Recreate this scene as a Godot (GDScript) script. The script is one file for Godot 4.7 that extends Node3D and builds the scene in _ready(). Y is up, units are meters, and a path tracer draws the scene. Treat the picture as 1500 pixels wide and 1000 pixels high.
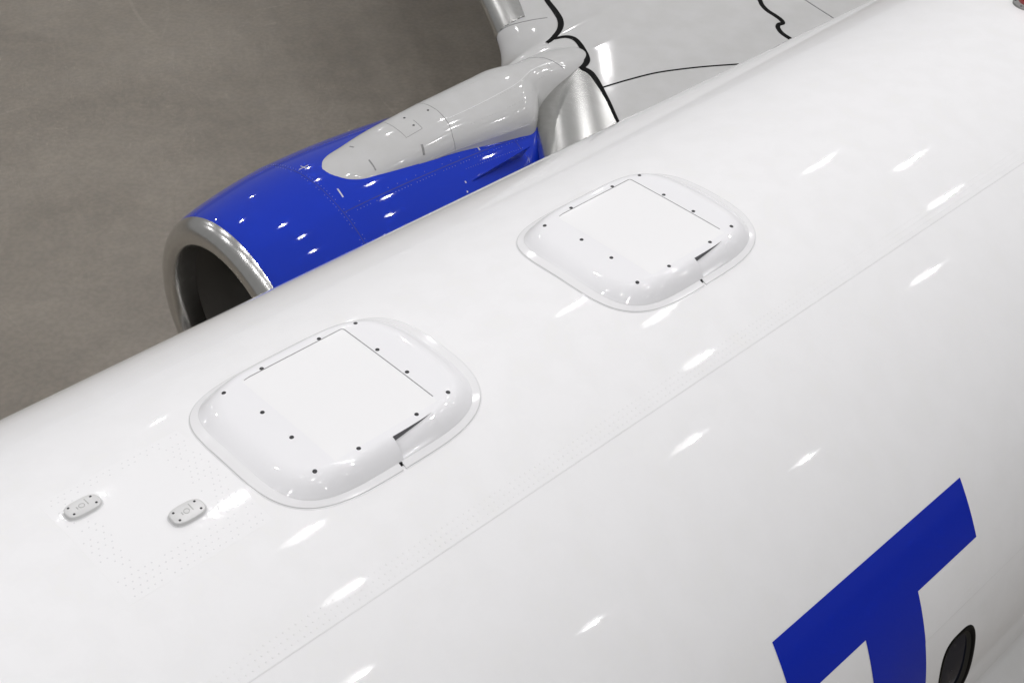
extends Node3D

# The crown of a white airliner in a hangar, seen from a high platform: fuselage, two antenna
# fairings, starboard engine, pylon and wing. x runs aft along the fuselage, y up, z towards port.
const H := 3.65            # height of the fuselage centre above the floor
const R := 1.88            # fuselage radius
const ENGINE := Vector2(-2.032, -4.83)   # engine axis (y below the fuselage centre, z)
const DEG := PI / 180.0

var mats := {}
var plane: Node3D

# ------------------------------------------------------------------ mesh building
class MB:
	var v := PackedVector3Array()
	var n := PackedVector3Array()
	var i := PackedInt32Array()

	func tri(a: int, b: int, c: int) -> void:
		i.append(a); i.append(b); i.append(c)

	# rows of points; smooth normals; turned so that the normals point away from «inside»
	func grid(rows: Array, inside: Vector3, loop := false) -> void:
		var nr := rows.size()
		var nc: int = rows[0].size()
		var base := v.size()
		var nn := PackedVector3Array()
		nn.resize(nr * nc)
		var pts := PackedVector3Array()
		for r in rows:
			pts.append_array(r)
		var quads := []
		var along := 0.0
		for r in nr - 1:
			for c in (nc if loop else nc - 1):
				var a := r * nc + c
				var b := r * nc + (c + 1) % nc
				var d := (r + 1) * nc + c
				var e := (r + 1) * nc + (c + 1) % nc
				quads.append([a, b, e, d])
				var fn := (pts[e] - pts[a]).cross(pts[d] - pts[b])
				along += fn.dot((pts[a] + pts[b] + pts[d] + pts[e]) * 0.25 - inside)
				for k in [a, b, d, e]:
					nn[k] += fn
		var s := 1.0 if along > 0.0 else -1.0
		v.append_array(pts)
		for k in nn.size():
			n.append(nn[k].normalized() * s)
		for q in quads:
			if s > 0.0:     # clockwise seen from outside
				tri(base + q[0], base + q[2], base + q[1]); tri(base + q[0], base + q[3], base + q[2])
			else:
				tri(base + q[0], base + q[1], base + q[2]); tri(base + q[0], base + q[2], base + q[3])

	# a flat-shaded quad with its own points
	func quad(a: Vector3, b: Vector3, c: Vector3, d: Vector3, out: Vector3) -> void:
		var fn := (c - a).cross(d - b)
		if fn.length() < 1e-12:
			return
		fn = fn.normalized()
		var base := v.size()
		for p in [a, b, c, d]:
			v.append(p)
		var s := 1.0 if fn.dot(out) > 0.0 else -1.0
		for k in 4:
			n.append(fn * s)
		if s > 0.0:
			tri(base, base + 2, base + 1); tri(base, base + 3, base + 2)
		else:
			tri(base, base + 1, base + 2); tri(base, base + 2, base + 3)

	func fan(center: Vector3, ring: PackedVector3Array, out: Vector3) -> void:
		var base := v.size()
		v.append(center); n.append(out)
		for p in ring:
			v.append(p); n.append(out)
		var m := ring.size()
		for k in m:
			var a := base + 1 + k
			var b := base + 1 + (k + 1) % m
			var fn := (v[a] - v[base]).cross(v[b] - v[base])
			if fn.dot(out) > 0.0:
				tri(base, b, a)
			else:
				tri(base, a, b)

	# small domed or flat-topped stud of radius r and height h on a surface
	func stud(p: Vector3, nrm: Vector3, r: float, h: float, sides := 8, top := 0.75) -> void:
		var t := nrm.cross(Vector3(0.31, 0.52, 0.79)).normalized()
		var b := nrm.cross(t)
		var low := PackedVector3Array()
		var high := PackedVector3Array()
		for k in sides:
			var a := TAU * k / sides
			var d := t * cos(a) + b * sin(a)
			low.append(p + d * r - nrm * 0.0005)
			high.append(p + d * r * top + nrm * h)
		grid([low, high], p - nrm * r, true)
		fan(p + nrm * h * 1.02, high, nrm)

	func commit() -> ArrayMesh:
		var a := []
		a.resize(Mesh.ARRAY_MAX)
		a[Mesh.ARRAY_VERTEX] = v
		a[Mesh.ARRAY_NORMAL] = n
		a[Mesh.ARRAY_INDEX] = i
		var m := ArrayMesh.new()
		m.add_surface_from_arrays(Mesh.PRIMITIVE_TRIANGLES, a)
		return m


func part(called: String, mb, m: Material, parent: Node) -> MeshInstance3D:
	var o := MeshInstance3D.new()
	o.name = called
	o.mesh = mb.commit() if mb is MB else mb
	o.material_override = m
	o.cast_shadow = GeometryInstance3D.SHADOW_CASTING_SETTING_ON
	parent.add_child(o, true)
	return o


func numbered(called: String) -> String:
	if not has_node(NodePath(called)):
		return called
	var k := 1
	while has_node(NodePath("%s_%03d" % [called, k])):
		k += 1
	return "%s_%03d" % [called, k]


func thing(called: String, label: String, category: String, at: Vector3, group := "") -> Node3D:
	var o := Node3D.new()
	o.name = numbered(called)
	add_child(o)
	o.position = at
	o.set_meta("label", label)
	o.set_meta("category", category)
	if group:
		o.set_meta("group", group)
	return o


# a ribbon of width w along points of a surface; f(p) -> lifted point is not needed, normals are given
func ribbon(mb: MB, pts: PackedVector3Array, nrm: PackedVector3Array, w, lift := 0.002) -> void:
	var l := PackedVector3Array()
	var lt := PackedVector3Array()
	var r := PackedVector3Array()
	var rt := PackedVector3Array()
	for k in pts.size():
		var t := (pts[mini(k + 1, pts.size() - 1)] - pts[maxi(k - 1, 0)]).normalized()
		var s := t.cross(nrm[k]).normalized()
		var ww: float = w[k] if w is Array else w
		lt.append(pts[k] - s * ww * 0.5 + nrm[k] * lift)
		rt.append(pts[k] + s * ww * 0.5 + nrm[k] * lift)
		l.append(pts[k] - s * (ww * 0.5 + 0.001) - nrm[k] * 0.002)
		r.append(pts[k] + s * (ww * 0.5 + 0.001) - nrm[k] * 0.002)
	var mid := pts[pts.size() / 2] - nrm[nrm.size() / 2] * 0.5
	mb.grid([l, lt], mid)
	mb.grid([lt, rt], mid)
	mb.grid([rt, r], mid)


func smooth_curve(p: Array, closed_steps := 8) -> Array:
	var out := []
	for k in p.size() - 1:
		var a: Vector2 = p[maxi(k - 1, 0)]
		var b: Vector2 = p[k]
		var c: Vector2 = p[k + 1]
		var d: Vector2 = p[mini(k + 2, p.size() - 1)]
		for j in closed_steps:
			out.append(b.cubic_interpolate(c, a, d, float(j) / closed_steps))
	out.append(p[p.size() - 1])
	return out


# ------------------------------------------------------------------ materials
func mat(called: String, albedo: Color, rough: float, metal := 0.0, spec := 0.5) -> StandardMaterial3D:
	var m := StandardMaterial3D.new()
	m.resource_name = called
	m.albedo_color = albedo.linear_to_srgb()
	m.roughness = rough
	m.metallic = metal
	m.metallic_specular = spec
	mats[called] = m
	return m


func noise_tex(freq: float, seed_: int, size := 512, octaves := 4, normal := false, bump := 1.0, ramp: Gradient = null) -> NoiseTexture2D:
	var f := FastNoiseLite.new()
	f.noise_type = FastNoiseLite.TYPE_SIMPLEX_SMOOTH
	f.seed = seed_
	f.frequency = freq
	f.fractal_octaves = octaves
	var t := NoiseTexture2D.new()
	t.width = size
	t.height = size
	t.seamless = true
	t.noise = f
	t.as_normal_map = normal
	t.bump_strength = bump
	if ramp:
		t.color_ramp = ramp
	return t


func two_tone(a: Color, b: Color, p := 0.0, q := 1.0) -> Gradient:
	var g := Gradient.new()
	g.offsets = PackedFloat32Array([p, q])
	g.colors = PackedColorArray([a, b])
	return g


func make_materials() -> void:
	# gloss white paint: barely uneven tone, faint waviness of the skin
	var w := mat("white_paint", Color(0.85, 0.85, 0.853), 0.03, 0.0, 0.33)
	w.albedo_texture = noise_tex(0.012, 11, 512, 5, false, 1.0, two_tone(Color(0.993, 0.993, 0.992), Color(1, 1, 1), 0.25, 0.6))
	w.normal_enabled = true
	w.normal_texture = noise_tex(0.011, 5, 512, 3, true, 6.0)
	w.normal_scale = 0.016
	w.uv1_triplanar = true
	w.uv1_scale = Vector3(0.7, 0.7, 0.7)
	var u := mat("uneven_paint", Color(0.85, 0.85, 0.853), 0.06, 0.0, 0.33)     # hammered skin round the small plates
	u.normal_enabled = true
	u.normal_texture = noise_tex(0.03, 15, 512, 4, true, 5.0)
	u.normal_scale = 0.035
	u.uv1_triplanar = true
	u.uv1_scale = Vector3(1.6, 1.6, 1.6)
	mat("panel_paint", Color(0.855, 0.855, 0.857), 0.12, 0.0, 0.35)
	var f := mat("fairing_paint", Color(0.845, 0.845, 0.858), 0.035, 0.0, 0.45)
	f.normal_enabled = true
	f.normal_texture = w.normal_texture
	f.normal_scale = 0.008
	f.uv1_triplanar = true
	f.uv1_scale = Vector3(2, 2, 2)
	# light grey wing paint with faint grime
	var g := mat("grey_paint", Color(0.56, 0.56, 0.555), 0.07)
	g.albedo_texture = noise_tex(0.01, 21, 512, 5, false, 1.0, two_tone(Color(0.978, 0.978, 0.974), Color(1, 1, 1), 0.2, 0.8))
	g.normal_enabled = true
	g.normal_texture = w.normal_texture
	g.normal_scale = 0.015
	g.uv1_triplanar = true
	g.uv1_scale = Vector3(0.6, 0.6, 0.6)
	var b := mat("blue_paint", Color(0.008, 0.035, 0.45), 0.03)
	b.normal_enabled = true
	b.normal_texture = w.normal_texture
	b.normal_scale = 0.012
	b.uv1_triplanar = true
	b.uv1_scale = Vector3(0.5, 0.5, 0.5)
	mat("blue_letter", Color(0.007, 0.024, 0.39), 0.12, 0.0, 0.25)
	# brushed bare metal of leading edges and inlet lip
	var m := mat("bare_metal", Color(0.62, 0.62, 0.605), 0.26, 1.0)
	m.roughness_texture = noise_tex(0.02, 31, 512, 5, false, 1.0, two_tone(Color(0.92, 0.92, 0.92), Color(1, 1, 1), 0.2, 0.8))
	m.albedo_texture = noise_tex(0.015, 33, 512, 5, false, 1.0, two_tone(Color(0.965, 0.965, 0.96), Color(1, 1, 1), 0.2, 0.8))
	m.normal_enabled = true
	m.normal_texture = noise_tex(0.012, 35, 512, 2, true, 3.0)
	m.normal_scale = 0.02
	m.uv1_triplanar = true
	m.uv1_scale = Vector3(4.0, 4.0, 0.5)
	var l := mat("lip_metal", Color(0.72, 0.715, 0.70), 0.2, 1.0)
	l.albedo_texture = m.albedo_texture
	l.normal_enabled = true
	l.normal_texture = m.normal_texture
	l.normal_scale = 0.015
	l.uv1_triplanar = true
	l.uv1_scale = Vector3(1.5, 1.5, 1.5)
	mat("duct_liner", Color(0.20, 0.19, 0.175), 0.4, 0.3)
	mat("fan_metal", Color(0.02, 0.018, 0.016), 0.4, 0.3)
	mat("dark_core", Color(0.03, 0.028, 0.025), 0.6)
	mat("black_seal", Color(0.006, 0.006, 0.006), 0.5, 0.0, 0.15)
	mat("seam_grey", Color(0.22, 0.22, 0.22), 0.5)
	mat("seam_faint", Color(0.79, 0.79, 0.795), 0.2)
	mat("seam_blue", Color(0.008, 0.014, 0.15), 0.4)
	mat("rivet_white", Color(0.74, 0.74, 0.75), 0.25)
	mat("skirt_paint", Color(0.79, 0.79, 0.795), 0.12, 0.0, 0.35)
	mat("rivet_blue", Color(0.14, 0.17, 0.40), 0.3)
	mat("screw_dark", Color(0.012, 0.012, 0.014), 0.45)
	mat("slot_dark", Color(0.13, 0.13, 0.14), 0.6)
	mat("plate_paint", Color(0.64, 0.64, 0.635), 0.32, 0.15)
	mat("plate_mark", Color(0.42, 0.42, 0.41), 0.5)
	mat("silver_mark", Color(0.52, 0.52, 0.55), 0.35, 0.3)
	mat("window_seal", Color(0.006, 0.006, 0.006), 0.45, 0.0, 0.15)
	mat("window_reveal", Color(0.035, 0.035, 0.032), 0.4, 0.0, 0.2)
	mat("window_pane", Color(0.002, 0.004, 0.014), 0.05, 0.0, 0.18)
	var r := mat("red_lens", Color(0.30, 0.006, 0.008), 0.08)
	r.clearcoat_enabled = true
	mat("flange_metal", Color(0.30, 0.30, 0.29), 0.35, 0.7)
	mat("lamp_housing", Color(0.05, 0.05, 0.05), 0.5)
	var e := mat("lamp_glow", Color(0.8, 0.8, 0.8), 0.5)
	e.emission_enabled = true
	e.emission = Color(1, 0.99, 0.97)
	e.emission_energy_multiplier = 6.0


func floor_material() -> StandardMaterial3D:
	# worn, trowelled concrete: broad blotches, fine mottling, sweeping scuffs
	var n := 1024
	var big := FastNoiseLite.new()
	big.seed = 3; big.frequency = 0.006; big.fractal_octaves = 5; big.domain_warp_enabled = true
	big.domain_warp_amplitude = 60.0; big.domain_warp_frequency = 0.006
	var fine := FastNoiseLite.new()
	fine.seed = 8; fine.frequency = 0.045; fine.fractal_octaves = 5
	var ib := big.get_seamless_image(n, n)
	var iff := fine.get_seamless_image(n, n)
	ib.convert(Image.FORMAT_L8); iff.convert(Image.FORMAT_L8)
	var a := ib.get_data()
	var b := iff.get_data()
	var scuff := PackedFloat32Array()
	scuff.resize(n * n)
	var rng := RandomNumberGenerator.new()
	rng.seed = 44
	for k in 90:            # tyre and trowel arcs
		var c := Vector2(rng.randf() * n, rng.randf() * n)
		var rad := rng.randf_range(40, 320)
		var a0 := rng.randf() * TAU
		var len_ := rng.randf_range(0.25, 1.1)
		var amp := rng.randf_range(-0.07, 0.10)
		var wid := rng.randi_range(1, 3)
		var steps := int(rad * len_)
		for j in steps:
			var an := a0 + len_ * j / steps
			var fade := sin(PI * j / steps)
			for w in wid:
				var p := c + Vector2.from_angle(an) * (rad + w)
				var q := posmod(int(p.x), n) + n * posmod(int(p.y), n)
				scuff[q] = amp * fade
	var data := PackedByteArray()
	data.resize(n * n * 3)
	var rough := PackedByteArray()
	rough.resize(n * n)
	for k in n * n:
		var x := a[k] / 255.0
		var y := b[k] / 255.0
		var t := 0.97 + 0.13 * (x - 0.5) + 0.10 * (y - 0.5) + scuff[k] * 0.7
		data[k * 3] = clampi(int(139.0 * t), 0, 255)
		data[k * 3 + 1] = clampi(int(132.0 * t), 0, 255)
		data[k * 3 + 2] = clampi(int(121.5 * t), 0, 255)
		rough[k] = clampi(int(255.0 * (0.30 + 0.30 * y + 0.2 * (1.0 - x))), 0, 255)
	var m := StandardMaterial3D.new()
	m.resource_name = "floor_concrete"
	m.albedo_texture = ImageTexture.create_from_image(Image.create_from_data(n, n, false, Image.FORMAT_RGB8, data))
	m.roughness = 1.0
	m.roughness_texture = ImageTexture.create_from_image(Image.create_from_data(n, n, false, Image.FORMAT_L8, rough))
	m.roughness_texture_channel = BaseMaterial3D.TEXTURE_CHANNEL_GRAYSCALE
	m.metallic_specular = 0.45
	m.uv1_triplanar = true
	m.uv1_world_triplanar = true
	m.uv1_scale = Vector3.ONE / 17.0
	m.detail_enabled = true
	m.detail_blend_mode = BaseMaterial3D.BLEND_MODE_MUL
	m.detail_uv_layer = BaseMaterial3D.DETAIL_UV_2
	m.detail_albedo = noise_tex(0.05, 61, 512, 5, false, 1.0, two_tone(Color(0.955, 0.955, 0.955), Color(1, 1, 1), 0.25, 0.7))
	m.uv2_triplanar = true
	m.uv2_world_triplanar = true
	m.uv2_scale = Vector3.ONE / 2.3
	return m


# ------------------------------------------------------------------ fuselage
func skin_r(deg: float) -> float:      # the skin steps in at each lap joint, going down from the crown
	var a := absf(deg)
	if a < 22.8:
		return R
	return R - 0.0014 if a < 70.8 else R - 0.0030


func hull(x: float, s: float, lift := 0.0) -> Vector3:   # s: distance round from the crown, port positive
	var th := s / R
	var r := skin_r(rad_to_deg(th)) + lift
	return Vector3(x, r * cos(th), r * sin(th))


func hull_n(s: float) -> Vector3:
	return Vector3(0, cos(s / R), sin(s / R))


const WIN_S := 2.702       # window centre, round from the crown
const WIN_W := 0.137       # half width and height of the opening
const WIN_H := 0.225
const WIN_X := [4.338, 3.830, 3.322]


func window_outline(k: int, m: int, grow: float) -> Vector2:
	var a := TAU * k / m
	var c := cos(a)
	var s := sin(a)
	var n := 3.2
	var q := pow(pow(absf(c), n) + pow(absf(s), n), -1.0 / n)
	return Vector2(c * q * (WIN_W + grow), s * q * (WIN_H + grow))


func build_fuselage() -> void:
	var mb := MB.new()
	var xs := [-6.0, -3.0, 0.0]
	for x in [3.322, 3.830, 4.338]:
		xs.append(x - 0.22); xs.append(x + 0.22)
	xs.append_array([6.0, 8.0, 11.0, 15.0, 19.0])
	# angles, split at the lap joints and at the window band
	var s_lo := WIN_S - 0.29
	var s_hi := WIN_S + 0.29
	var bands := [[-180.0, -70.8], [-70.8, -22.8], [-22.8, 22.8], [22.8, 70.8], [70.8, rad_to_deg(s_lo / R)], [rad_to_deg(s_lo / R), rad_to_deg(s_hi / R)], [rad_to_deg(s_hi / R), 180.0]]
	for b in bands.size():
		var d0: float = bands[b][0]
		var d1: float = bands[b][1]
		var r := skin_r((d0 + d1) * 0.5)
		var steps := maxi(2, int(ceil((d1 - d0) / 1.0)))
		for k in xs.size() - 1:
			var x0: float = xs[k]
			var x1: float = xs[k + 1]
			if b == 5 and k in [3, 5, 7]:
				continue
			var base := mb.v.size()
			for j in steps + 1:
				var th := lerpf(d0, d1, float(j) / steps) * DEG
				var nn := Vector3(0, cos(th), sin(th))
				mb.v.append(Vector3(x0, 0, 0) + nn * r); mb.v.append(Vector3(x1, 0, 0) + nn * r)
				mb.n.append(nn); mb.n.append(nn)
			for j in steps:
				var q := base + j * 2
				mb.tri(q, q + 1, q + 3); mb.tri(q, q + 3, q + 2)
	# the small edges of the lap joints
	for d in [-70.8, -22.8, 22.8, 70.8]:
		var up := skin_r(absf(d) - 0.1)
		var low := skin_r(absf(d) + 0.1)
		var nn := Vector3(0, cos(d * DEG), sin(d * DEG))
		var down := Vector3(0, -sin(absf(d) * DEG), cos(d * DEG) * signf(d))
		mb.quad(Vector3(-6, 0, 0) + nn * up, Vector3(19, 0, 0) + nn * up, Vector3(19, 0, 0) + nn * low, Vector3(-6, 0, 0) + nn * low, down)
	# skin round each window opening
	var m := 64
	for wx in WIN_X:
		var rows := []
		for f in [0.0, 0.5, 1.0]:
			var row := PackedVector3Array()
			for k in m:
				var o := window_outline(k, m, 0.012)
				var a := TAU * k / m
				var sq := 1.0 / maxf(absf(cos(a)), absf(sin(a)))
				var e := Vector2(cos(a) * sq * 0.22, sin(a) * sq * 0.29)
				var p := o.lerp(e, f)
				row.append(hull(wx + p.x, WIN_S + p.y))
			rows.append(row)
		mb.grid(rows, Vector3(wx, 0, 0), true)
	# closed ends
	for e in [[-6.0, -1.0], [19.0, 1.0]]:
		var rows := []
		for k in 13:
			var a := PI * 0.5 * k / 12
			var row := PackedVector3Array()
			for j in 64:
				row.append(Vector3(e[0] + e[1] * sin(a) * 3.2, (R - 0.0044) * cos(a) * cos(TAU * j / 64), (R - 0.0044) * cos(a) * sin(TAU * j / 64)))
			rows.append(row)
		mb.grid(rows, Vector3(e[0], 0, 0), true)
	var fus := part("fuselage", mb, mats.white_paint, plane)
	fus.position.y = H

	# lap joint sealant lines, a hair wide
	for s in [[22.8, 0.0014], [70.8, 0.002], [-22.8, 0.0014]]:
		var l := MB.new()
		var pts := PackedVector3Array()
		var ns := PackedVector3Array()
		var sg := signf(s[0])
		for k in 41:
			var sp: float = (s[0] + sg * 0.08) * DEG * R
			pts.append(hull(lerpf(-5.5, 18.5, k / 40.0), sp)); ns.append(hull_n(sp))
		ribbon(l, pts, ns, s[1], 0.0008)
		part("lap_joint", l, mats.seam_faint, fus)

	# rows of flush rivets above the lap joint, and round the doubler under the small plates
	var rv := MB.new()
	var rng := RandomNumberGenerator.new()
	rng.seed = 5
	for row in [0.725, 0.700, 0.675]:
		var x := 0.9
		while x < 8.2:
			rv.stud(hull(x, row), hull_n(row), 0.0036, 0.0005 + rng.randf() * 0.0006, 6, 0.8)
			x += 0.0255
	for row in [2.29, 2.265]:
		var x := 2.9
		while x < 6.2:
			rv.stud(hull(x, row), hull_n(row), 0.0036, 0.0004 + rng.randf() * 0.0005, 6, 0.8)
			x += 0.0255
	part("lap_rivets", rv, mats.white_paint, fus).set_meta("kind", "stuff")

	var db := MB.new()      # doubler plate: a thin second skin
	var x0 := 1.20
	var x1 := 1.76
	var s0 := -0.27
	var s1 := 0.315
	var outer := PackedVector3Array()
	var rows := []
	for k in 25:
		var row := PackedVector3Array()
		var s := lerpf(s0, s1, k / 24.0)
		for j in 9:
			row.append(hull(lerpf(x0, x1, j / 8.0), s, 0.0004))
		rows.append(row)
	db.grid(rows, Vector3(1.5, 0, 0))
	db.quad(hull(x0, s1, 0.0004), hull(x1, s1, 0.0004), hull(x1, s1, -0.001), hull(x0, s1, -0.001), Vector3(0, 0, 1))
	for k in 24:
		var a := lerpf(s0, s1, k / 24.0)
		var b := lerpf(s0, s1, (k + 1) / 24.0)
		db.quad(hull(x0, a, 0.0004), hull(x0, b, 0.0004), hull(x0, b, -0.001), hull(x0, a, -0.001), Vector3(-1, 0, 0))
		db.quad(hull(x1, a, 0.0004), hull(x1, b, 0.0004), hull(x1, b, -0.001), hull(x1, a, -0.001), Vector3(1, 0, 0))
	part("doubler_plate", db, mats.uneven_paint, fus)
	var dr := MB.new()
	for i in 22:
		for j in 22:
			var x := x0 + 0.02 + 0.025 * i + (0.0125 if j % 2 else 0.0)
			var s := s0 + 0.02 + 0.026 * j
			var edge := mini(mini(i, 20 - i), mini(j + 2, 21 - j))
			if x > x1 - 0.012 or edge > 3 or rng.randf() < 0.22:
				continue
			dr.stud(hull(x, s, 0.0004), hull_n(s), 0.0036, 0.0006, 6, 0.8)
	part("doubler_rivets", dr, mats.rivet_white, fus).set_meta("kind", "stuff")

	# the blue letter T
	var t := MB.new()
	for e in [[3.184, 4.538, 1.757, 2.057], [3.676, 4.066, 2.057, 3.05]]:
		var g := []
		var st := int((e[3] - e[2]) / 0.02)
		for k in st + 1:
			var row := PackedVector3Array()
			for j in 5:
				row.append(hull(lerpf(e[0], e[1], j / 4.0), lerpf(e[2], e[3], float(k) / st), 0.0012))
			g.append(row)
		t.grid(g, Vector3(3.8, 0, 0))
	for k in t.v.size():
		t.n[k] = Vector3(0, t.v[k].y, t.v[k].z).normalized()
	part("letter", t, mats.blue_letter, fus)

	# windows: dark rubber seal, reveal, pane set back
	var wn: Node3D = null
	for wx in WIN_X:
		if wn != null:
			var c := wn.duplicate()
			c.position.x += wx - 4.338
			c.name = "window"
			fus.add_child(c, true)
			continue
		var ring := MB.new()
		var rr := []
		for st in [[0.020, -0.001], [0.017, 0.0025], [0.006, 0.003], [-0.004, 0.001], [-0.010, -0.004]]:
			var row := PackedVector3Array()
			for k in m:
				var o := window_outline(k, m, st[0])
				row.append(hull(wx + o.x, WIN_S + o.y, st[1]))
			rr.append(row)
		ring.grid(rr, hull(wx, WIN_S, -0.3), true)
		var w := part("window", ring, mats.window_seal, fus)
		var rv2 := MB.new()
		rr = []
		for st in [[-0.010, -0.004], [-0.020, -0.014], [-0.027, -0.018]]:
			var row := PackedVector3Array()
			for k in m:
				var o := window_outline(k, m, st[0])
				row.append(hull(wx + o.x, WIN_S + o.y, st[1]))
			rr.append(row)
		rv2.grid(rr, hull(wx, WIN_S, -0.3), true)
		part("reveal", rv2, mats.window_reveal, w)
		var pn := MB.new()
		rr = []
		for f in [1.0, 0.66, 0.33, 0.01]:
			var row := PackedVector3Array()
			for k in m:
				var o: Vector2 = window_outline(k, m, -0.025) * f
				row.append(hull(wx + o.x, WIN_S + o.y, -0.0175))
			rr.append(row)
		pn.grid(rr, hull(wx, WIN_S, -0.3), true)
		part("pane", pn, mats.window_pane, w)
		wn = w

	# fairing over the wing root, port and starboard
	for side in [1.0, -1.0]:
		var fb := MB.new()
		var g := []
		for k in 61:
			var x := lerpf(3.6, 13.5, k / 60.0)
			var swell: float = smoothstep(3.6, 4.6, x) * (1.0 - smoothstep(12.5, 13.5, x))
			var row := PackedVector3Array()
			for j in 40:
				var d := lerpf(92.0, 178.0, j / 39.0)
				var r := R - 0.02 + swell * 0.22 * smoothstep(92.5, 99.0, d)
				row.append(Vector3(x, r * cos(d * DEG), side * r * sin(d * DEG)))
			g.append(row)
		fb.grid(g, Vector3(8, 0, 0))
		var o := part("wing_root_fairing", fb, mats.grey_paint, plane)
		o.position.y = H


# ------------------------------------------------------------------ antenna fairing
const DU := 0.465
const DV := 0.383
const EU := 0.508
const EV := 0.413


func on_square(a: float, b: float, lu: float, lv: float, n: float) -> Vector2:
	var m := maxf(absf(a), absf(b))
	if m < 1e-6:
		return Vector2.ZERO
	var q := pow(pow(absf(a / m), n) + pow(absf(b / m), n), -1.0 / n)
	return Vector2(a * q * lu, b * q * lv)


func crown(v: float) -> float:
	return sqrt(R * R - v * v) - R


func dome_h(u: float, v: float, rho: float) -> float:
	var base := crown(v) + 0.009
	var top := 0.045 - v * v / 30.0
	top -= 0.06 * maxf(0.0, -u - 0.235)          # the nose of the fairing slopes away
	var t := clampf((rho - 0.80) / 0.185, 0.0, 1.0)
	var g := 0.12 * (1.0 - smoothstep(0.988, 1.0, rho)) + 0.88 * (1.0 - pow(t, 1.9))
	return lerpf(base, maxf(top, base), g)


func dome_point(a: float, b: float) -> Vector3:
	var p := on_square(a, b, DU, DV, 4.0)
	return Vector3(p.x, dome_h(p.x, p.y, maxf(absf(a), absf(b))), p.y)


# the point of the dome over (u, v)
func dome_at(u: float, v: float, lift := 0.0) -> Vector3:
	var rho := pow(pow(absf(u / DU), 4.0) + pow(absf(v / DV), 4.0), 0.25)
	return Vector3(u, dome_h(u, v, rho) + lift, v)


func dome_normal(u: float, v: float) -> Vector3:
	var e := 0.004
	return (dome_at(u, v + e) - dome_at(u, v - e)).cross(dome_at(u + e, v) - dome_at(u - e, v)).normalized()


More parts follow.
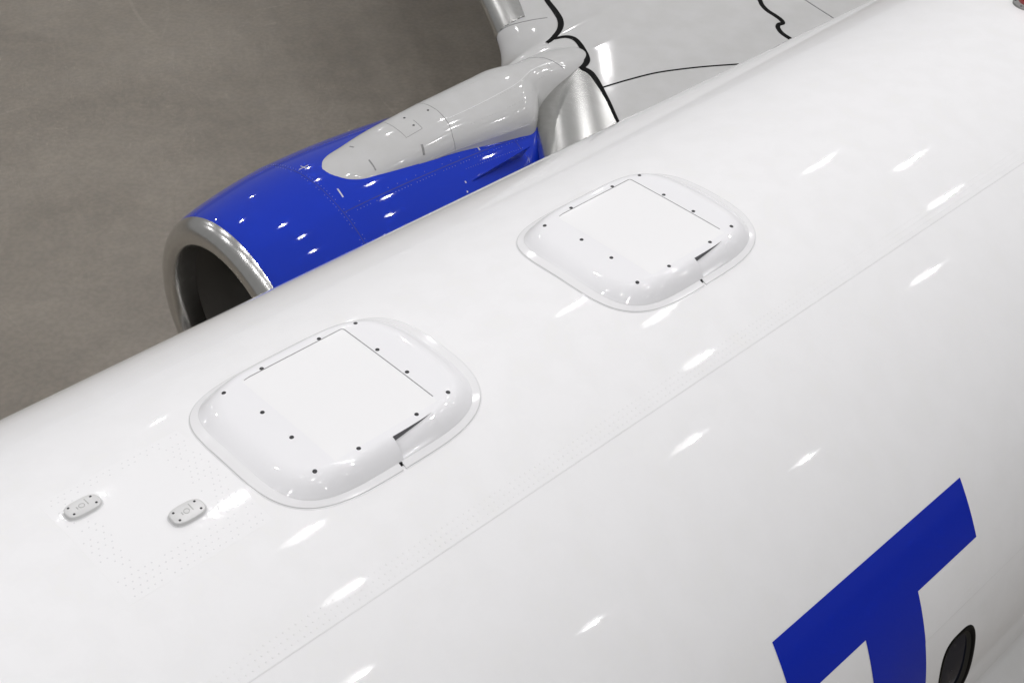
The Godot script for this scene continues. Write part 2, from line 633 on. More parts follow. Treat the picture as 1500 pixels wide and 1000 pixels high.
func build_antenna_fairing(x: float, z: float) -> Node3D:
	var o := Node3D.new()
	o.name = "antenna_fairing"
	plane.add_child(o, true)
	o.position = Vector3(x, H + R, z)
	# skirt plate bolted on the skin, with a drain notch on the near side
	var sk := MB.new()
	var m := 240
	var ring := []
	for st in [[0.0, 0.0095], [0.35, 0.0075], [0.9, 0.005], [1.0, 0.0036], [1.004, -0.003]]:
		var row := PackedVector3Array()
		for k in m:
			var an := TAU * k / m
			var sq := 1.0 / maxf(absf(cos(an)), absf(sin(an)))
			var i := on_square(cos(an) * sq, sin(an) * sq, DU - 0.004, DV - 0.004, 4.0)
			var e := on_square(cos(an) * sq, sin(an) * sq, EU, EV, 3.5)
			var p: Vector2 = i.lerp(e, st[0])
			row.append(Vector3(p.x, crown(p.y) + st[1], p.y))
		ring.append(row)
	var skirt_rows := ring
	# cut: columns whose points lie in the notch
	var cut0 := -1
	var cut1 := -1
	for k in m:
		var p: Vector3 = ring[2][k]
		if p.z > 0.3 and p.x < -0.003 and p.x > -0.034:
			if cut0 < 0:
				cut0 = k
			cut1 = k
	var turned := []
	for r in ring:
		var row := PackedVector3Array()
		for k in m - (cut1 - cut0) + 1:
			row.append(r[(cut1 + k) % m])
		turned.append(row)
	sk.grid(turned, Vector3(0, -0.5, 0))
	for c in [cut0, cut1]:
		for j in 4:
			var p0: Vector3 = ring[j][c]
			var p1: Vector3 = ring[j + 1][c]
			sk.quad(p0, p1, Vector3(p1.x, crown(p1.z) - 0.003, p1.z), Vector3(p0.x, crown(p0.z) - 0.003, p0.z), Vector3(1 if c == cut0 else -1, 0, 0))
	var skirt := part("skirt_plate", sk, mats.skirt_paint, o)
	var nb := MB.new()       # the notch itself: a dark half round mouth under the dome
	var arc := []
	for dz in [0.0, 0.014]:
		var row := PackedVector3Array()
		for k in 13:
			var an := PI * k / 12
			row.append(Vector3(-0.018 + cos(an) * 0.013, crown(0.389) + 0.0005 + sin(an) * 0.010, 0.3815 + dz * (1.0 - 0.6 * sin(an))))
		arc.append(row)
	nb.grid(arc, Vector3(-0.018, -0.2, 0.38))
	nb.fan(Vector3(-0.018, crown(0.389) + 0.004, 0.3862), arc[1], Vector3(0, 0.3, 1).normalized())
	part("drain_mouth", nb, mats.screw_dark, skirt)
	var sl := MB.new()       # sealant bead round the skirt
	var sp := PackedVector3Array()
	var sn := PackedVector3Array()
	for k in m + 1 - (cut1 - cut0):
		var p: Vector3 = ring[4][(cut1 + k) % m]
		sp.append(Vector3(p.x * 1.004, crown(p.z * 1.004), p.z * 1.004)); sn.append(Vector3(0, 1, p.z / R).normalized())
	ribbon(sl, sp, sn, 0.0035, 0.0012)
	part("sealant_bead", sl, mats.seam_faint, skirt)

	# dome, with a vent scooped out of its near side
	var N := 84
	var cs := []
	for k in N + 1:
		var t := lerpf(-1.0, 1.0, float(k) / N)
		cs.append(signf(t) * (1.0 - pow(1.0 - absf(t), 1.35)))      # finer towards the rim
	var b0 := 0
	for k in N + 1:
		if cs[k] > 0.828:
			b0 = k
			break
	var a0 := 0
	var a1 := 0
	for k in N + 1:
		if cs[k] < 0.012:
			a0 = k
		if cs[k] < 0.43:
			a1 = k
	var P := func(i: int, j: int, inside: bool) -> Vector3:
		var p := dome_point(cs[i], cs[j])
		if inside:
			var f := clampf((cs[a1] - cs[i]) / (cs[a1] - cs[a0]), 0, 1)
			var g := 1.0 - smoothstep(0.955, 1.0, absf(cs[j]))
			p.y -= 0.030 * f * g * (1.0 - 0.25 * (cs[j] - cs[b0]) / (1.0 - cs[b0]))
		return p
	var dm := MB.new()
	var idx := {}
	var inside_cell := func(i: int, j: int) -> bool: return i >= a0 and i < a1 and j >= b0
	for i in N:
		for j in N:
			var ins: bool = inside_cell.call(i, j)
			var ids := []
			for c in [[i, j], [i + 1, j], [i + 1, j + 1], [i, j + 1]]:
				var key := Vector3i(c[0], c[1], 1 if ins else 0)
				if not idx.has(key):
					idx[key] = dm.v.size()
					dm.v.append(P.call(c[0], c[1], ins)); dm.n.append(Vector3.ZERO)
				ids.append(idx[key])
			var fn := (dm.v[ids[2]] - dm.v[ids[0]]).cross(dm.v[ids[3]] - dm.v[ids[1]])
			if fn.y < 0.0:
				fn = -fn
			for q in ids:
				dm.n[q] += fn
			dm.tri(ids[0], ids[1], ids[2]); dm.tri(ids[0], ids[2], ids[3])
	for k in dm.n.size():
		dm.n[k] = dm.n[k].normalized()
	part("dome", dm, mats.fairing_paint, o)
	var vs := MB.new()       # the walls of the vent
	for i in range(a0, a1):
		vs.quad(P.call(i, b0, false), P.call(i + 1, b0, false), P.call(i + 1, b0, true), P.call(i, b0, true), Vector3(0, 0, 1))
	for j in range(b0, N):
		vs.quad(P.call(a0, j, false), P.call(a0, j + 1, false), P.call(a0, j + 1, true), P.call(a0, j, true), Vector3(1, 0, 0))
	part("vent_slot", vs, mats.slot_dark, o)

	# access panel: a hair proud, with a dark gap along its aft and far edges
	var ap := MB.new()
	var rows := []
	for k in 29:
		var row := PackedVector3Array()
		for j in 29:
			var u := lerpf(-0.232, 0.2475, j / 28.0)
			var v := lerpf(-0.278, 0.285, k / 28.0)
			var e := 0.0004 if j in [0, 28] or k in [0, 28] else 0.0008
			e *= 1.0 - 0.9 * smoothstep(0.2, 0.285, v) * (1.0 if j != 28 else 0.0)
			row.append(dome_at(u, v, e))
		rows.append(row)
	ap.grid(rows, Vector3(0, -1, 0))
	part("access_panel", ap, mats.panel_paint, o)
	var gp := MB.new()
	var pts := PackedVector3Array()
	var ns := PackedVector3Array()
	var path := []
	for k in 21:
		path.append(Vector2(lerpf(-0.215, 0.238, k / 20.0), -0.281))
	for k in 6:
		var an := PI * 0.5 * (k + 1) / 6
		path.append(Vector2(0.238 + sin(an) * 0.013, -0.268 - cos(an) * 0.013))
	for k in 21:
		path.append(Vector2(0.251, lerpf(-0.26, 0.256, (k + 1) / 21.0)))
	path[0] = path[0] + Vector2(-0.006, 0.004)
	for p in path:
		pts.append(dome_at(p.x, p.y)); ns.append(dome_normal(p.x, p.y))
	ribbon(gp, pts, ns, 0.0036, 0.0007)
	part("panel_gap", gp, mats.seam_grey, o)

	# twelve screws
	var one := MB.new()
	one.stud(Vector3.ZERO, Vector3.UP, 0.0092, 0.0014, 14, 0.86)
	var sm := one.commit()
	for s in [[-0.314, 0.274], [-0.131, 0.290], [0.141, 0.290], [0.310, 0.274]]:
		for sg in [-1.0, 1.0]:
			_screw(sm, o, s[0], s[1] * sg)
	for s in [[-0.274, 0.088], [0.268, 0.088]]:
		for sg in [-1.0, 1.0]:
			_screw(sm, o, s[0], s[1] * sg)
	return o


func _screw(sm: Mesh, o: Node3D, u: float, v: float) -> void:
	var n := dome_normal(u, v)
	var s := part("screw", sm, mats.screw_dark, o)
	s.transform = Transform3D(Basis(Quaternion(Vector3.UP, n)), dome_at(u, v))


# ------------------------------------------------------------------ small antenna plates, beacon
func stadium(k: int, m: int, lx: float, lz: float) -> Vector2:
	var a := TAU * k / m
	var n := 3.0
	var q := pow(pow(absf(cos(a)), n) + pow(absf(sin(a)), n), -1.0 / n)
	return Vector2(cos(a) * q * lx, sin(a) * q * lz)


func build_antenna_plate(x: float, s: float, tilt: float) -> void:
	var mb := MB.new()
	var m := 48
	var lx := 0.0655
	var lz := 0.041
	var rows := []
	for st in [[1.0, -0.003], [1.0, 0.006], [0.985, 0.012], [0.94, 0.0155], [0.88, 0.0168], [0.5, 0.0172], [0.02, 0.0172]]:
		var row := PackedVector3Array()
		for k in m:
			var p: Vector2 = stadium(k, m, lx, lz) * st[0]
			row.append(Vector3(p.x, st[1] - p.y * p.y / (2 * R), p.y))
		rows.append(row)
	mb.grid(rows, Vector3(0, -0.1, 0), true)
	var o := part("antenna_plate", mb, mats.plate_paint, plane)
	var n := hull_n(s)
	o.transform = Transform3D(Basis(Quaternion(Vector3.UP, n)) * Basis(Vector3.UP, tilt), hull(x, s) + Vector3(0, H, 0))
	var bead := MB.new()
	rows = []
	for st in [[1.07, -0.0005], [1.02, 0.0035], [0.99, 0.004]]:
		var row := PackedVector3Array()
		for k in m:
			var p: Vector2 = stadium(k, m, lx, lz) * st[0]
			row.append(Vector3(p.x, st[1] - p.y * p.y / (2 * R), p.y))
		rows.append(row)
	bead.grid(rows, Vector3(0, -0.1, 0), true)
	part("sealant_bead", bead, mats.seam_faint, o)
	for p in [[-0.042, -0.020], [-0.042, 0.020], [0.042, -0.020], [0.042, 0.020]]:
		var sc := MB.new()
		sc.stud(Vector3(p[0], 0.0168, p[1]), Vector3.UP, 0.0052, 0.001, 10, 0.8)
		part("screw", sc, mats.screw_dark, o)
	var mk := MB.new()       # raised ring and bars
	rows = []
	for st in [[0.0118, 0.0165], [0.0112, 0.0182], [0.0092, 0.0182], [0.0086, 0.0165]]:
		var row := PackedVector3Array()
		for k in 24:
			row.append(Vector3(-0.002 + cos(TAU * k / 24) * st[0], st[1], sin(TAU * k / 24) * st[0]))
		rows.append(row)
	mk.grid(rows, Vector3(-0.002, 0, 0), true)
	var up := PackedVector3Array([Vector3.UP, Vector3.UP])
	ribbon(mk, PackedVector3Array([Vector3(0.019, 0.0172, -0.023), Vector3(0.019, 0.0172, 0.010)]), up, 0.003, 0.001)
	ribbon(mk, PackedVector3Array([Vector3(-0.020, 0.0172, -0.006), Vector3(-0.020, 0.0172, 0.008)]), up, 0.003, 0.001)
	part("embossed_mark", mk, mats.plate_mark, o)


func build_beacon() -> void:
	var at := Vector3(7.548, H + R - 0.004, -0.065)
	var fl := MB.new()
	var rows := []
	for st in [[0.114, -0.004], [0.114, 0.010], [0.108, 0.013], [0.090, 0.014], [0.088, 0.020], [0.080, 0.021]]:
		var row := PackedVector3Array()
		for k in 48:
			row.append(Vector3(cos(TAU * k / 48) * st[0], st[1], sin(TAU * k / 48) * st[0]))
		rows.append(row)
	fl.grid(rows, Vector3(0, -0.1, 0), true)
	var b := part("beacon", fl, mats.flange_metal, plane)
	b.position = at
	var ln := MB.new()
	rows = []
	for k in 13:
		var a := PI * 0.5 * k / 12
		var row := PackedVector3Array()
		for j in 48:
			row.append(Vector3(cos(TAU * j / 48) * 0.086 * pow(cos(a), 0.6), 0.018 + 0.10 * sin(a), sin(TAU * j / 48) * 0.086 * pow(cos(a), 0.6)))
		rows.append(row)
	ln.grid(rows, Vector3.ZERO, true)
	part("lens", ln, mats.red_lens, b)
	for k in 8:
		var sc := MB.new()
		var a := TAU * (k + 0.3) / 8
		sc.stud(Vector3(cos(a) * 0.101, 0.0132, sin(a) * 0.101), Vector3.UP, 0.006, 0.003, 8, 0.8)
		part("screw", sc, mats.screw_dark, b)


# ------------------------------------------------------------------ engine
const COWL := [[4.823, 1.0125], [4.86, 1.026], [4.95, 1.0485], [5.1, 1.079], [5.3, 1.1125], [5.5, 1.1385], [5.665, 1.153], [5.9, 1.163], [6.2, 1.165], [6.5, 1.158], [6.9, 1.138], [7.3, 1.107], [7.7, 1.066], [8.1, 1.012], [8.45, 0.955]]


func cowl_r(x: float) -> float:
	for k in COWL.size() - 1:
		if x <= COWL[k + 1][0]:
			var a: Array = COWL[maxi(k - 1, 0)]
			var b: Array = COWL[k]
			var c: Array = COWL[k + 1]
			var d: Array = COWL[mini(k + 2, COWL.size() - 1)]
			var t: float = (x - b[0]) / (c[0] - b[0])
			return cubic_interpolate_in_time(b[1], c[1], a[1], d[1], t, c[0] - b[0], a[0] - b[0] if k > 0 else -0.04, d[0] - b[0])
	return 0.955


func cowl(x: float, deg: float, lift := 0.0) -> Vector3:    # deg from the top, towards the fuselage
	var r := cowl_r(x) + lift
	return Vector3(x, ENGINE.x + r * cos(deg * DEG), ENGINE.y + r * sin(deg * DEG))


func cowl_n(x: float, deg: float) -> Vector3:
	var s := (cowl_r(x + 0.01) - cowl_r(x - 0.01)) / 0.02
	return Vector3(-s, cos(deg * DEG), sin(deg * DEG)).normalized()


func lathe(mb: MB, prof: Array, steps := 160) -> void:
	var rows := []
	for p in prof:
		var row := PackedVector3Array()
		for k in steps:
			var a := TAU * k / steps
			row.append(Vector3(p[0], ENGINE.x + p[1] * cos(a), ENGINE.y + p[1] * sin(a)))
		rows.append(row)
	mb.grid(rows, Vector3((prof[0][0] + prof[prof.size() - 1][0]) * 0.5, ENGINE.x, ENGINE.y), true)


func build_engine() -> void:
	var mb := MB.new()
	var prof := []
	for k in 73:
		var x := lerpf(4.8235, 8.45, k / 72.0)
		prof.append([x, cowl_r(x)])
	prof.append_array([[8.45, 0.94], [8.2, 0.93], [7.8, 0.93]])
	lathe(mb, prof)
	var nac := part("nacelle", mb, mats.blue_paint, plane)
	nac.position.y = H
	var lip := MB.new()
	var lp := [[4.823, 1.0135], [4.80, 1.005], [4.775, 0.990], [4.748, 0.969], [4.725, 0.943], [4.708, 0.915], [4.699, 0.885], [4.698, 0.858], [4.703, 0.832], [4.713, 0.811], [4.728, 0.796], [4.75, 0.784], [4.80, 0.774], [4.87, 0.770], [4.95, 0.770]]
	lathe(lip, lp)
	part("inlet_lip", lip, mats.lip_metal, nac)
	var duct := MB.new()
	lathe(duct, [[4.95, 0.7705], [4.955, 0.775], [5.1, 0.777], [5.25, 0.780], [5.255, 0.786], [5.40, 0.786], [5.405, 0.780], [5.75, 0.780], [6.0, 0.74]])
	# the duct is seen from inside: its mesh is turned by the renderer
	part("inlet_duct", duct, mats.duct_liner, nac)
	var bk := MB.new()
	var ring := PackedVector3Array()
	for k in 48:
		ring.append(Vector3(5.9, ENGINE.x + 0.775 * cos(TAU * k / 48), ENGINE.y + 0.775 * sin(TAU * k / 48)))
	bk.fan(Vector3(5.9, ENGINE.x, ENGINE.y), ring, Vector3(-1, 0, 0))
	part("fan_case", bk, mats.dark_core, nac)
	var sp := MB.new()
	var pr := []
	for k in 12:
		var t := k / 11.0
		pr.append([5.30 + 0.42 * t, 0.005 + 0.25 * pow(t, 0.75)])
	lathe(sp, pr, 48)
	part("spinner", sp, mats.fan_metal, nac)
	var bl := MB.new()
	var rows := []
	for k in 9:
		var t := k / 8.0
		var r := lerpf(0.24, 0.772, t)
		var tw := lerpf(0.35, 1.05, t)
		var row := PackedVector3Array()
		for j in 5:
			var c := lerpf(-0.5, 0.5, j / 4.0) * lerpf(0.13, 0.19, t)
			row.append(Vector3(c * cos(tw), r, c * sin(tw)))
		rows.append(row)
	bl.grid(rows, Vector3(-1, 0.5, 0))
	var bm := bl.commit()
	for k in 24:
		var b := part("fan_blade", bm, mats.fan_metal, nac)
		b.transform = Transform3D(Basis(Vector3.RIGHT, TAU * k / 24), Vector3(5.66, ENGINE.x, ENGINE.y))

	# cowl joints: ring joint, top hinge line, aft sleeve edge
	for x in [5.665, 7.63]:
		var j := MB.new()
		var pts := PackedVector3Array()
		var ns := PackedVector3Array()
		for k in 121:
			var d := k * 3.0
			pts.append(cowl(x, d)); ns.append(cowl_n(x, d))
		ribbon(j, pts, ns, 0.005, 0.0007)
		part("cowl_joint", j, mats.seam_blue, nac)
	for d in [24.0, -24.0]:
		var j := MB.new()
		var pts := PackedVector3Array()
		var ns := PackedVector3Array()
		for k in 61:
			var x := lerpf(5.668, 8.3, k / 60.0)
			pts.append(cowl(x, d)); ns.append(cowl_n(x, d))
		ribbon(j, pts, ns, 0.006, 0.0007)
		part("cowl_joint", j, mats.seam_blue, nac)
	var rv := MB.new()
	var rng := RandomNumberGenerator.new()
	rng.seed = 9
	for k in 130:
		for off in [-0.022, 0.022]:
			if rng.randf() < 0.25:
				continue
			var d := -90.0 + k * 1.9 + (0.5 if off > 0 else 0.0)
			rv.stud(cowl(5.665 + off, d), cowl_n(5.665 + off, d), 0.0048, 0.0016, 6, 0.7)
	for k in 60:
		if rng.randf() < 0.3:
			continue
		var x := 5.75 + k * 0.034
		for off in ([1.6] if k % 3 else [1.6, -1.6]):
			rv.stud(cowl(x, 24.0 + off), cowl_n(x, 24.0 + off), 0.0048, 0.0016, 6, 0.7)
	for k in 26:
		var x := 6.95 + k * 0.028
		rv.stud(cowl(x, 29.0 + k * 0.05), cowl_n(x, 29.0), 0.004, 0.0014, 6, 0.7)
	part("cowl_rivets", rv, mats.rivet_blue, nac).set_meta("kind", "stuff")
	# small bright marks and latches on the cowl
	for e in [[5.70, -8.4, 5.80, -8.4, 0.009], [5.75, -10.6, 5.75, -6.2, 0.009], [5.775, 12.6, 5.757, 17.6, 0.013], [7.22, 21.0, 7.215, 23.2, 0.014], [6.86, 33.9, 6.857, 34.9, 0.012], [6.82, 38.2, 6.815, 39.0, 0.012]]:
		var mk := MB.new()
		var pts := PackedVector3Array()
		var ns := PackedVector3Array()
		for k in 6:
			var x := lerpf(e[0], e[2], k / 5.0)
			var d := lerpf(e[1], e[3], k / 5.0)
			pts.append(cowl(x, d)); ns.append(cowl_n(x, d))
		ribbon(mk, pts, ns, e[4], 0.0012)
		part("cowl_mark", mk, mats.silver_mark, nac)
	# strake: a thin triangular fin on the inboard shoulder
	var st := MB.new()
	var base_l := PackedVector3Array()
	var top_l := PackedVector3Array()
	var top_r := PackedVector3Array()
	var base_r := PackedVector3Array()
	for k in 21:
		var t := k / 20.0
		var x := lerpf(6.90, 7.58, t)
		var d := 35.0 - t * 1.5
		var n := cowl_n(x, d)
		var side := Vector3(1, 0, 0).cross(n).normalized()
		var p := cowl(x, d, -0.004)
		var h := 0.17 * pow(t, 0.9)
		var th := 0.011 * (1.0 - 0.4 * t)
		base_l.append(p - side * th * 1.6); top_l.append(p + n * h - side * th * 0.4)
		top_r.append(p + n * h + side * th * 0.4); base_r.append(p + side * th * 1.6)
	var mid := cowl(7.3, 34.2)
	st.grid([base_l, top_l], mid + Vector3(0, -0.1, 0.3)); st.grid([top_l, top_r], mid); st.grid([top_r, base_r], mid - Vector3(0, 0.1, 0.3))
	st.quad(base_l[20], top_l[20], top_r[20], base_r[20], Vector3(1, 0, 0))
	part("strake", st, mats.blue_paint, nac)


# ------------------------------------------------------------------ pylon
const PY := [[5.79, 0.03, -0.885, -0.90], [5.82, 0.12, -0.875, -0.905], [5.88, 0.2, -0.865, -0.915], [5.98, 0.265, -0.845, -0.925], [6.18, 0.31, -0.815, -0.945], [6.43, 0.34, -0.765, -0.955], [6.68, 0.365, -0.738, -0.965], [7.0, 0.385, -0.708, -0.97], [7.35, 0.42, -0.70, -0.98], [7.7, 0.44, -0.685, -0.99], [7.9, 0.435, -0.675, -0.985], [8.02, 0.36, -0.675, -0.97], [8.14, 0.25, -0.677, -0.96], [8.3, 0.22, -0.68, -0.93], [8.6, 0.225, -0.70, -0.88], [8.8, 0.205, -0.725, -0.86], [8.93, 0.13, -0.75, -0.84], [8.985, 0.03, -0.785, -0.82]]


func py(x: float, c: int) -> float:
	for k in PY.size() - 1:
		if x <= PY[k + 1][0]:
			var a: Array = PY[maxi(k - 1, 0)]
			var b: Array = PY[k]
			var d: Array = PY[k + 1]
			var e: Array = PY[mini(k + 2, PY.size() - 1)]
			var t: float = (x - b[0]) / (d[0] - b[0])
			return cubic_interpolate_in_time(b[c], d[c], a[c], e[c], t, d[0] - b[0], a[0] - b[0] if k > 0 else -0.03, e[0] - b[0] if k < PY.size() - 2 else d[0] - b[0] + 0.05)
	return PY[PY.size() - 1][c]


func pylon(x: float, deg: float) -> Vector3:
	var c := cos(deg * DEG)
	var s := maxf(sin(deg * DEG), 0.0)
	var far := lerpf(lerpf(0.72, 0.8, smoothstep(5.8, 6.3, x)), 1.1, smoothstep(7.8, 8.4, x)) if c < 0.0 else 1.0
	return Vector3(x, lerpf(py(x, 3), py(x, 2), pow(s, 0.9)), ENGINE.y + py(x, 1) * far * signf(c) * pow(absf(c), 0.9))


func pylon_n(x: float, deg: float) -> Vector3:
	var n := (pylon(x + 0.01, deg) - pylon(x - 0.01, deg)).cross(pylon(x, deg + 1.5) - pylon(x, deg - 1.5)).normalized()
	return n if n.dot(pylon(x, deg) - Vector3(x, -1.1, ENGINE.y)) > 0.0 else -n


func pylon_line(mb: MB, p: Array, w: float, lift := 0.001) -> void:
	var pts := PackedVector3Array()
	var ns := PackedVector3Array()
	for k in p.size() - 1:
		for j in 10:
			var q: Vector2 = p[k].lerp(p[k + 1], j / 10.0)
			pts.append(pylon(q.x, q.y)); ns.append(pylon_n(q.x, q.y))
	var l: Vector2 = p[p.size() - 1]
	pts.append(pylon(l.x, l.y)); ns.append(pylon_n(l.x, l.y))
	ribbon(mb, pts, ns, w, lift)


func build_pylon() -> void:
	var mb := MB.new()
	var rows := []
	for k in 121:
		var x := lerpf(5.79, 8.985, k / 120.0)
		if k < 12:
			x = 5.79 + 0.16 * pow(k / 12.0, 1.6)
		elif k < 109:
			x = lerpf(5.95, 8.8, (k - 12) / 97.0)
		else:
			x = 8.8 + 0.185 * (1.0 - pow(1.0 - (k - 109) / 11.0, 1.6))
		var row := PackedVector3Array()
		var p0 := pylon(x, 180)
		row.append(p0 + Vector3(0, -0.35, 0))
		for j in 61:
			row.append(pylon(x, 180.0 - j * 3.0))
		row.append(pylon(x, 0) + Vector3(0, -0.35, 0))
		rows.append(row)
	mb.grid(rows, Vector3(7.4, -1.1, ENGINE.y))
	var o := part("pylon", mb, mats.grey_paint, plane)
	o.position.y = H
	var l := MB.new()
	pylon_line(l, [Vector2(7.03, 150), Vector2(7.04, 113), Vector2(7.04, 83), Vector2(7.015, 53), Vector2(6.98, 30), Vector2(6.97, 2)], 0.005)
	part("panel_joint", l, mats.seam_grey, o)
	l = MB.new()
	pylon_line(l, [Vector2(8.10, 176), Vector2(8.30, 120), Vector2(8.43, 90), Vector2(8.52, 41)], 0.009)
	part("panel_joint", l, mats.seam_grey, o)
	l = MB.new()
	pylon_line(l, [Vector2(6.62, 120), Vector2(6.61, 108), Vector2(6.595, 64), Vector2(6.78, 66), Vector2(6.79, 86)], 0.004)
	part("panel_joint", l, mats.seam_grey, o)
	l = MB.new()
	pylon_line(l, [Vector2(7.06, 62), Vector2(7.6, 66), Vector2(8.4, 72)], 0.003)
	part("panel_joint", l, mats.seam_faint, o)
	l = MB.new()
	pylon_line(l, [Vector2(5.95, 6), Vector2(6.3, 5), Vector2(6.9, 4), Vector2(7.9, 3)], 0.012, 0.003)
	part("edge_strip", l, mats.silver_mark, o)
	for t in [[6.67, 41, 6.645, 20, 0.022], [6.185, 61, 6.17, 30, 0.014], [6.19, 112, 6.20, 101, 0.014]]:
		l = MB.new()
		pylon_line(l, [Vector2(t[0], t[1]), Vector2(t[2], t[3])], t[4])
		part("drain_slot", l, mats.seam_grey, o)
	for t in [[6.76, 98], [6.745, 78], [6.98, 89]]:
		l = MB.new()
		l.stud(pylon(t[0], t[1]), pylon_n(t[0], t[1]), 0.012, 0.002, 10, 0.8)
		part("screw", l, mats.screw_dark, o)
	var rv := MB.new()
	var rng := RandomNumberGenerator.new()
	rng.seed = 12
	for k in 46:
		var x := 7.1 + k * 0.03
		for d in [40.0, 62.0, 100.0]:
			if rng.randf() < 0.35 or x > 8.35:
				continue
			rv.stud(pylon(x, d + k * 0.1), pylon_n(x, d), 0.0055, 0.0025, 6, 0.6)
	for k in 24:
		rv.stud(pylon(8.39, 45 + k * 4.0), pylon_n(8.39, 45 + k * 4.0), 0.0055, 0.0025, 6, 0.6)
	part("fasteners", rv, mats.grey_paint, o).set_meta("kind", "stuff")


# ------------------------------------------------------------------ wing
func le_x(z: float) -> float:       # the leading edge, with a fillet outboard of the pylon
	var a := -z
	var inner := 8.31 + 0.86 * (a - 4.83)
	var outer := 8.74 + 0.55 * (a - 5.73) - 0.5 * exp(-maxf(a - 5.1, 0.0) / 0.22)
	return lerpf(inner, outer, smoothstep(4.74, 5.10, a))


func wing_top(z: float) -> float:
	return -0.75 + 0.1 * (-z - 4.83)


func camber(u: float) -> float:
	return 0.252 * (1.0 - exp(-maxf(u, 0.0) / 1.4))


func wing(x: float, z: float) -> Vector3:        # the upper surface
	var u := x - le_x(z)
	var s := clampf(u / 0.8, 0.0, 1.0)
	return Vector3(x, wing_top(z) - 0.33 + 0.23 * sqrt(maxf(0.0, 1.0 - (1.0 - s) * (1.0 - s))) + camber(u), z)


func wing_n(x: float, z: float) -> Vector3:
	var n := (wing(x, z + 0.01) - wing(x, z - 0.01)).cross(wing(x + 0.01, z) - wing(x - 0.01, z)).normalized()
	return n if n.y > 0.0 else -n


func nose_row(z: float, lift: float, s0: int, reach: float) -> PackedVector3Array:
	# round the nose from under it (s0 steps) to «reach» metres behind the leading edge on top
	var row := PackedVector3Array()
	var lx := le_x(z)
	var ly := wing_top(z) - 0.33
	for k in range(s0, 0, -1):
		var a := PI * 0.5 * k / 14.0
		row.append(Vector3(lx + 0.8 * (1.0 - cos(a)) - lift * cos(a), ly - 0.2 * sin(a) - lift * sin(a), z))
	for k in 29:
		var t := k / 28.0
		var x := reach * t * t
		var c := clampf(1.0 - x / 0.8, 0.0, 1.0)
		var sn := sqrt(1.0 - c * c)
		row.append(Vector3(lx + x - lift * c, ly + 0.23 * sn + camber(x) + lift * sn, z))
	return row


func strip(pts: Array, w, lift: float, m: Material, called: String, parent: Node) -> void:
	var p := PackedVector3Array()
	var n := PackedVector3Array()
	for q in smooth_curve(pts):
		p.append(wing(q.x, q.y)); n.append(wing_n(q.x, q.y))
	var mb := MB.new()
	if w is Array:
		var ww := []
		for k in p.size():
			var t: float = float(k) / (p.size() - 1) * (w.size() - 1)
			var i := mini(int(t), w.size() - 2)
			ww.append(lerpf(w[i], w[i + 1], t - i))
		ribbon(mb, p, n, ww, lift)
	else:
		ribbon(mb, p, n, w, lift)
	part(called, mb, m, parent)


func at_z(curve: Array, z: float) -> float:
	for k in curve.size() - 1:
		var a: Vector2 = curve[k]
		var b: Vector2 = curve[k + 1]
		if (a.y - z) * (b.y - z) <= 0.0 and absf(a.y - b.y) > 1e-5:
			return lerpf(a.x, b.x, (z - a.y) / (b.y - a.y))
	return curve[0].x if absf(curve[0].y - z) < absf(curve[curve.size() - 1].y - z) else curve[curve.size() - 1].x


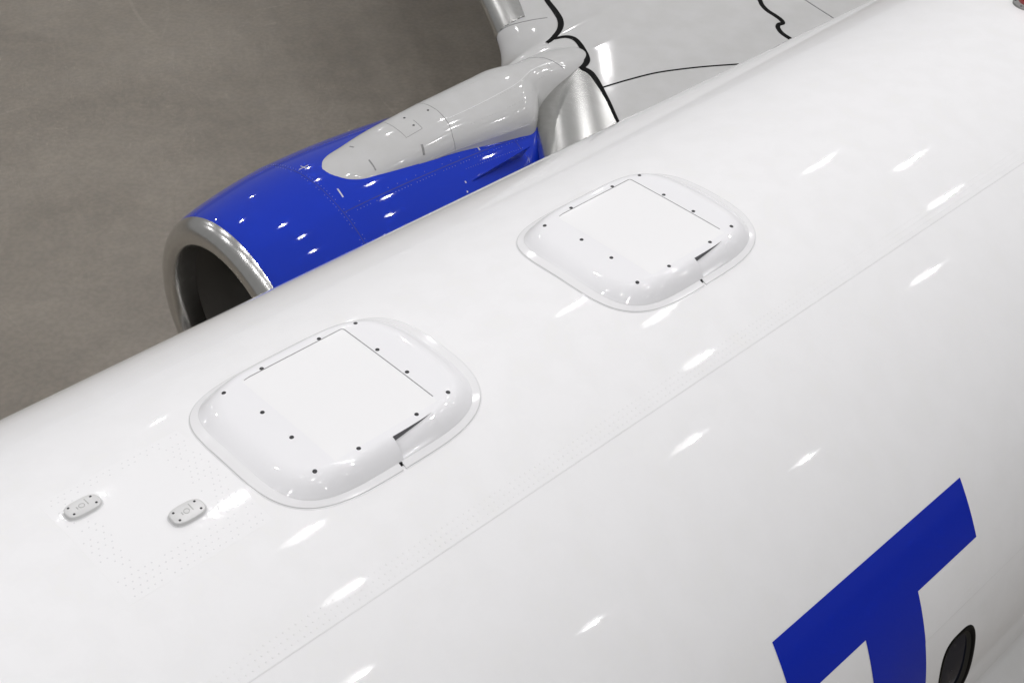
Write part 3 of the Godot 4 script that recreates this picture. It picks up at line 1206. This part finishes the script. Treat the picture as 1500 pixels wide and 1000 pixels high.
func build_wing() -> void:
	var zs := []
	var z := -1.4
	while z > -9.0:
		zs.append(z); z -= 0.03 if z < -4.5 and z > -6.0 else 0.15
	zs.append_array([-10.0, -12.0, -14.0, -16.0])
	var mb := MB.new()
	var rows := []
	for zz in zs:
		var row := nose_row(zz, 0.0, 14, 0.8)
		var te: float = le_x(zz) + lerpf(7.0, 2.2, clampf((-zz - 1.4) / 14.6, 0, 1))
		for k in 24:
			var x := lerpf(le_x(zz) + 0.8, te, pow((k + 1) / 24.0, 1.3))
			row.append(wing(x, zz))
		row.append(Vector3(te, wing_top(zz) - 0.10, zz))
		row.append(row[0])
		rows.append(row)
	mb.grid(rows, Vector3(11, -1, -5))
	var o := part("wing", mb, mats.grey_paint, plane)
	o.position.y = H

	var black_in := [Vector2(8.712, -4.594), Vector2(8.704, -4.488), Vector2(8.661, -4.378), Vector2(8.589, -4.239), Vector2(8.463, -4.017), Vector2(8.299, -3.755), Vector2(8.140, -3.480)]
	# inboard slat of bare metal, its upper corner rounded against the pylon
	var sl := MB.new()
	rows = []
	for k in 41:
		var zz := lerpf(-3.2, -4.72, k / 40.0)
		var reach := at_z(black_in, zz) - le_x(zz)
		if zz > -3.5:
			reach = 8.16 - le_x(-3.5)
		if zz < -4.60:
			reach = lerpf(8.71 - le_x(-4.6), 0.34, (-zz - 4.60) / 0.12)
		rows.append(nose_row(zz, 0.004, 12, reach))
	sl.grid(rows, Vector3(8.9, -1.05, -4.0))
	part("slat", sl, mats.bare_metal, o)
	strip(black_in, [0.05, 0.055, 0.05, 0.036, 0.03, 0.03], 0.007, mats.black_seal, "slat_seal", o)
	# outboard slat: bare metal nose, grey behind it
	sl = MB.new()
	rows = []
	for k in 61:
		var zz := lerpf(-5.55, -9.0, pow(k / 60.0, 1.6))
		var reach := 0.335
		var f := clampf((-zz - 5.55) / 0.25, 0.0, 1.0)
		var row := nose_row(zz, 0.004, 12, reach)
		# the slat ends along a line square to its leading edge
		for j in row.size():
			var off := (row[j].x - le_x(zz)) * 0.0
			row[j].z += off
		if f >= 0.0:
			for j in row.size():
				var lim := -5.80 + (row[j].x - 8.786) / 1.37 * 0.95
				if row[j].z > lim and k < 30:
					var zz2 := minf(lim, row[j].z)
					var rel := row[j].x - le_x(zz)
					row[j] = Vector3(le_x(zz2) + rel, row[j].y + (wing_top(zz2) - wing_top(zz)), zz2)
		rows.append(row)
	sl.grid(rows, Vector3(9.6, -1.0, -6.5))
	part("slat", sl, mats.bare_metal, o)
	strip([Vector2(8.791, -5.808), Vector2(8.848, -5.734), Vector2(8.943, -5.595), Vector2(9.079, -5.429)], 0.008, 0.003, mats.seam_grey, "panel_joint", o)
	strip([Vector2(9.900, -6.600), Vector2(9.606, -6.130), Vector2(9.437, -5.887), Vector2(9.313, -5.674), Vector2(9.215, -5.461), Vector2(9.113, -5.285), Vector2(8.976, -5.159), Vector2(8.818, -5.086), Vector2(8.705, -5.065)], [0.045, 0.045, 0.045, 0.055, 0.06, 0.05, 0.03], 0.007, mats.black_seal, "slat_seal", o)
	strip([Vector2(8.807, -5.066), Vector2(8.915, -5.025), Vector2(8.969, -4.957), Vector2(8.960, -4.863), Vector2(8.911, -4.751), Vector2(8.839, -4.654), Vector2(8.768, -4.612), Vector2(8.693, -4.602)], [0.02, 0.03, 0.045, 0.05, 0.055, 0.06, 0.055, 0.045], 0.008, mats.black_seal, "pylon_seal", o)
	strip([Vector2(8.602, -4.225), Vector2(8.859, -4.147), Vector2(9.135, -4.054), Vector2(9.386, -3.933), Vector2(9.628, -3.801), Vector2(9.884, -3.650)], 0.017, 0.004, mats.black_seal, "fairing_seal", o)
	strip([Vector2(11.132, -4.559), Vector2(11.070, -4.401), Vector2(11.017, -4.304), Vector2(10.953, -4.218), Vector2(10.913, -4.115), Vector2(10.902, -4.010), Vector2(10.885, -3.927), Vector2(10.849, -3.873), Vector2(10.792, -3.881), Vector2(10.734, -3.844), Vector2(10.684, -3.754), Vector2(10.670, -3.640)], 0.045, 0.006, mats.black_seal, "spoiler_seal", o)
	strip([Vector2(11.470, -4.329), Vector2(11.425, -4.027), Vector2(11.400, -3.832), Vector2(11.376, -3.625)], 0.012, 0.004, mats.seam_grey, "panel_joint", o)


# ------------------------------------------------------------------ lamps
func build_lamps() -> void:
	# rows across the hangar; in each row a tight group of four and single lamps further out
	var proto: Node3D = null
	var along := ["first", "second", "third", "fourth", "fifth"]
	var across := ["beyond the starboard wing tip", "over the starboard wing", "over the starboard engine", "just starboard of the crown", "just port of the crown", "over the port engine", "over the port wing", "beyond the port wing tip"]
	var zs := [-46.0, -24.0, -10.4, -3.45, 2.8, 9.7, 23.2, 46.0]
	for i in 5:
		for j in 8:
			var at := Vector3([-10.0, -0.2, 9.6, 19.3, 29.1][i], H + 20.45, zs[j])
			if j == 7 or (j == 6 and i < 1):
				continue
			var label := "hangar lamp in the %s row from the nose, %s" % [along[i], across[j]]
			if proto == null:
				proto = thing("hangar_lamp", label, "lamp", at, "rows of hangar lamps above the airliner")
				var hs := MB.new()
				var rows := []
				for st in [[0.55, -0.02], [0.55, 0.05], [0.42, 0.18], [0.2, 0.30], [0.01, 0.32]]:
					var row := PackedVector3Array()
					for k in 24:
						row.append(Vector3(cos(TAU * k / 24) * st[0], st[1], sin(TAU * k / 24) * st[0]))
					rows.append(row)
				hs.grid(rows, Vector3.ZERO, true)
				part("housing", hs, mats.lamp_housing, proto)
				var gl := MB.new()
				var ring := PackedVector3Array()
				for k in 24:
					ring.append(Vector3(cos(TAU * k / 24) * 0.44, 0.0, sin(TAU * k / 24) * 0.44))
				gl.fan(Vector3.ZERO, ring, Vector3.DOWN)
				part("glowing_disc", gl, mats.lamp_glow, proto)
				var l := OmniLight3D.new()
				l.name = "light"
				l.light_energy = LAMP
				l.light_color = Color(1.0, 0.992, 0.998)
				l.light_size = 0.17
				l.omni_range = 80.0
				l.omni_attenuation = 2.0
				l.shadow_enabled = true
				l.position.y = -0.43
				proto.add_child(l)
			else:
				var c := proto.duplicate()
				c.name = numbered("hangar_lamp")
				add_child(c)
				c.position = at
				c.set_meta("label", label)


const LAMP := 21.4


func _ready() -> void:
	var cam := Camera3D.new()
	cam.name = "camera"
	cam.fov = 28.073
	cam.near = 0.1
	cam.far = 400.0
	cam.transform = Transform3D(Basis(Vector3(0.71890, 0.04321, 0.69377), Vector3(0.41466, 0.77438, -0.47791), Vector3(-0.55789, 0.63125, 0.53878)).orthonormalized(), Vector3(0, 5.3015 + H, 3.1003))
	add_child(cam)
	cam.current = true

	var env := Environment.new()
	env.background_mode = Environment.BG_COLOR
	env.background_color = Color(0.26, 0.26, 0.26).linear_to_srgb()
	env.background_energy_multiplier = 1.0
	env.tonemap_mode = Environment.TONE_MAPPER_LINEAR
	env.tonemap_exposure = 1.0
	env.sdfgi_enabled = true
	env.ssao_enabled = true
	env.ssil_enabled = true
	var we := WorldEnvironment.new()
	we.name = "environment"
	we.environment = env
	add_child(we)

	make_materials()
	build_lamps()

	var fl := MeshInstance3D.new()
	fl.name = "floor"
	var pm := PlaneMesh.new()
	pm.size = Vector2(240, 240)
	fl.mesh = pm
	fl.material_override = floor_material()
	fl.set_meta("kind", "structure")
	fl.set_meta("label", "worn brown grey concrete hangar floor under the airliner")
	add_child(fl)

	plane = thing("airliner", "white airliner with blue engine nacelle, blue letter and grey wing", "airliner", Vector3.ZERO)
	build_fuselage()
	build_wing()
	build_engine()
	build_pylon()
	var f1 := build_antenna_fairing(2.2876, 0.0)
	var f2 := f1.duplicate()
	f2.name = "antenna_fairing_001"
	plane.add_child(f2)
	f2.position.x = 3.9738
	build_antenna_plate(1.302, -0.134, 0.0)
	build_antenna_plate(1.550, 0.119, 0.0)
	build_beacon()
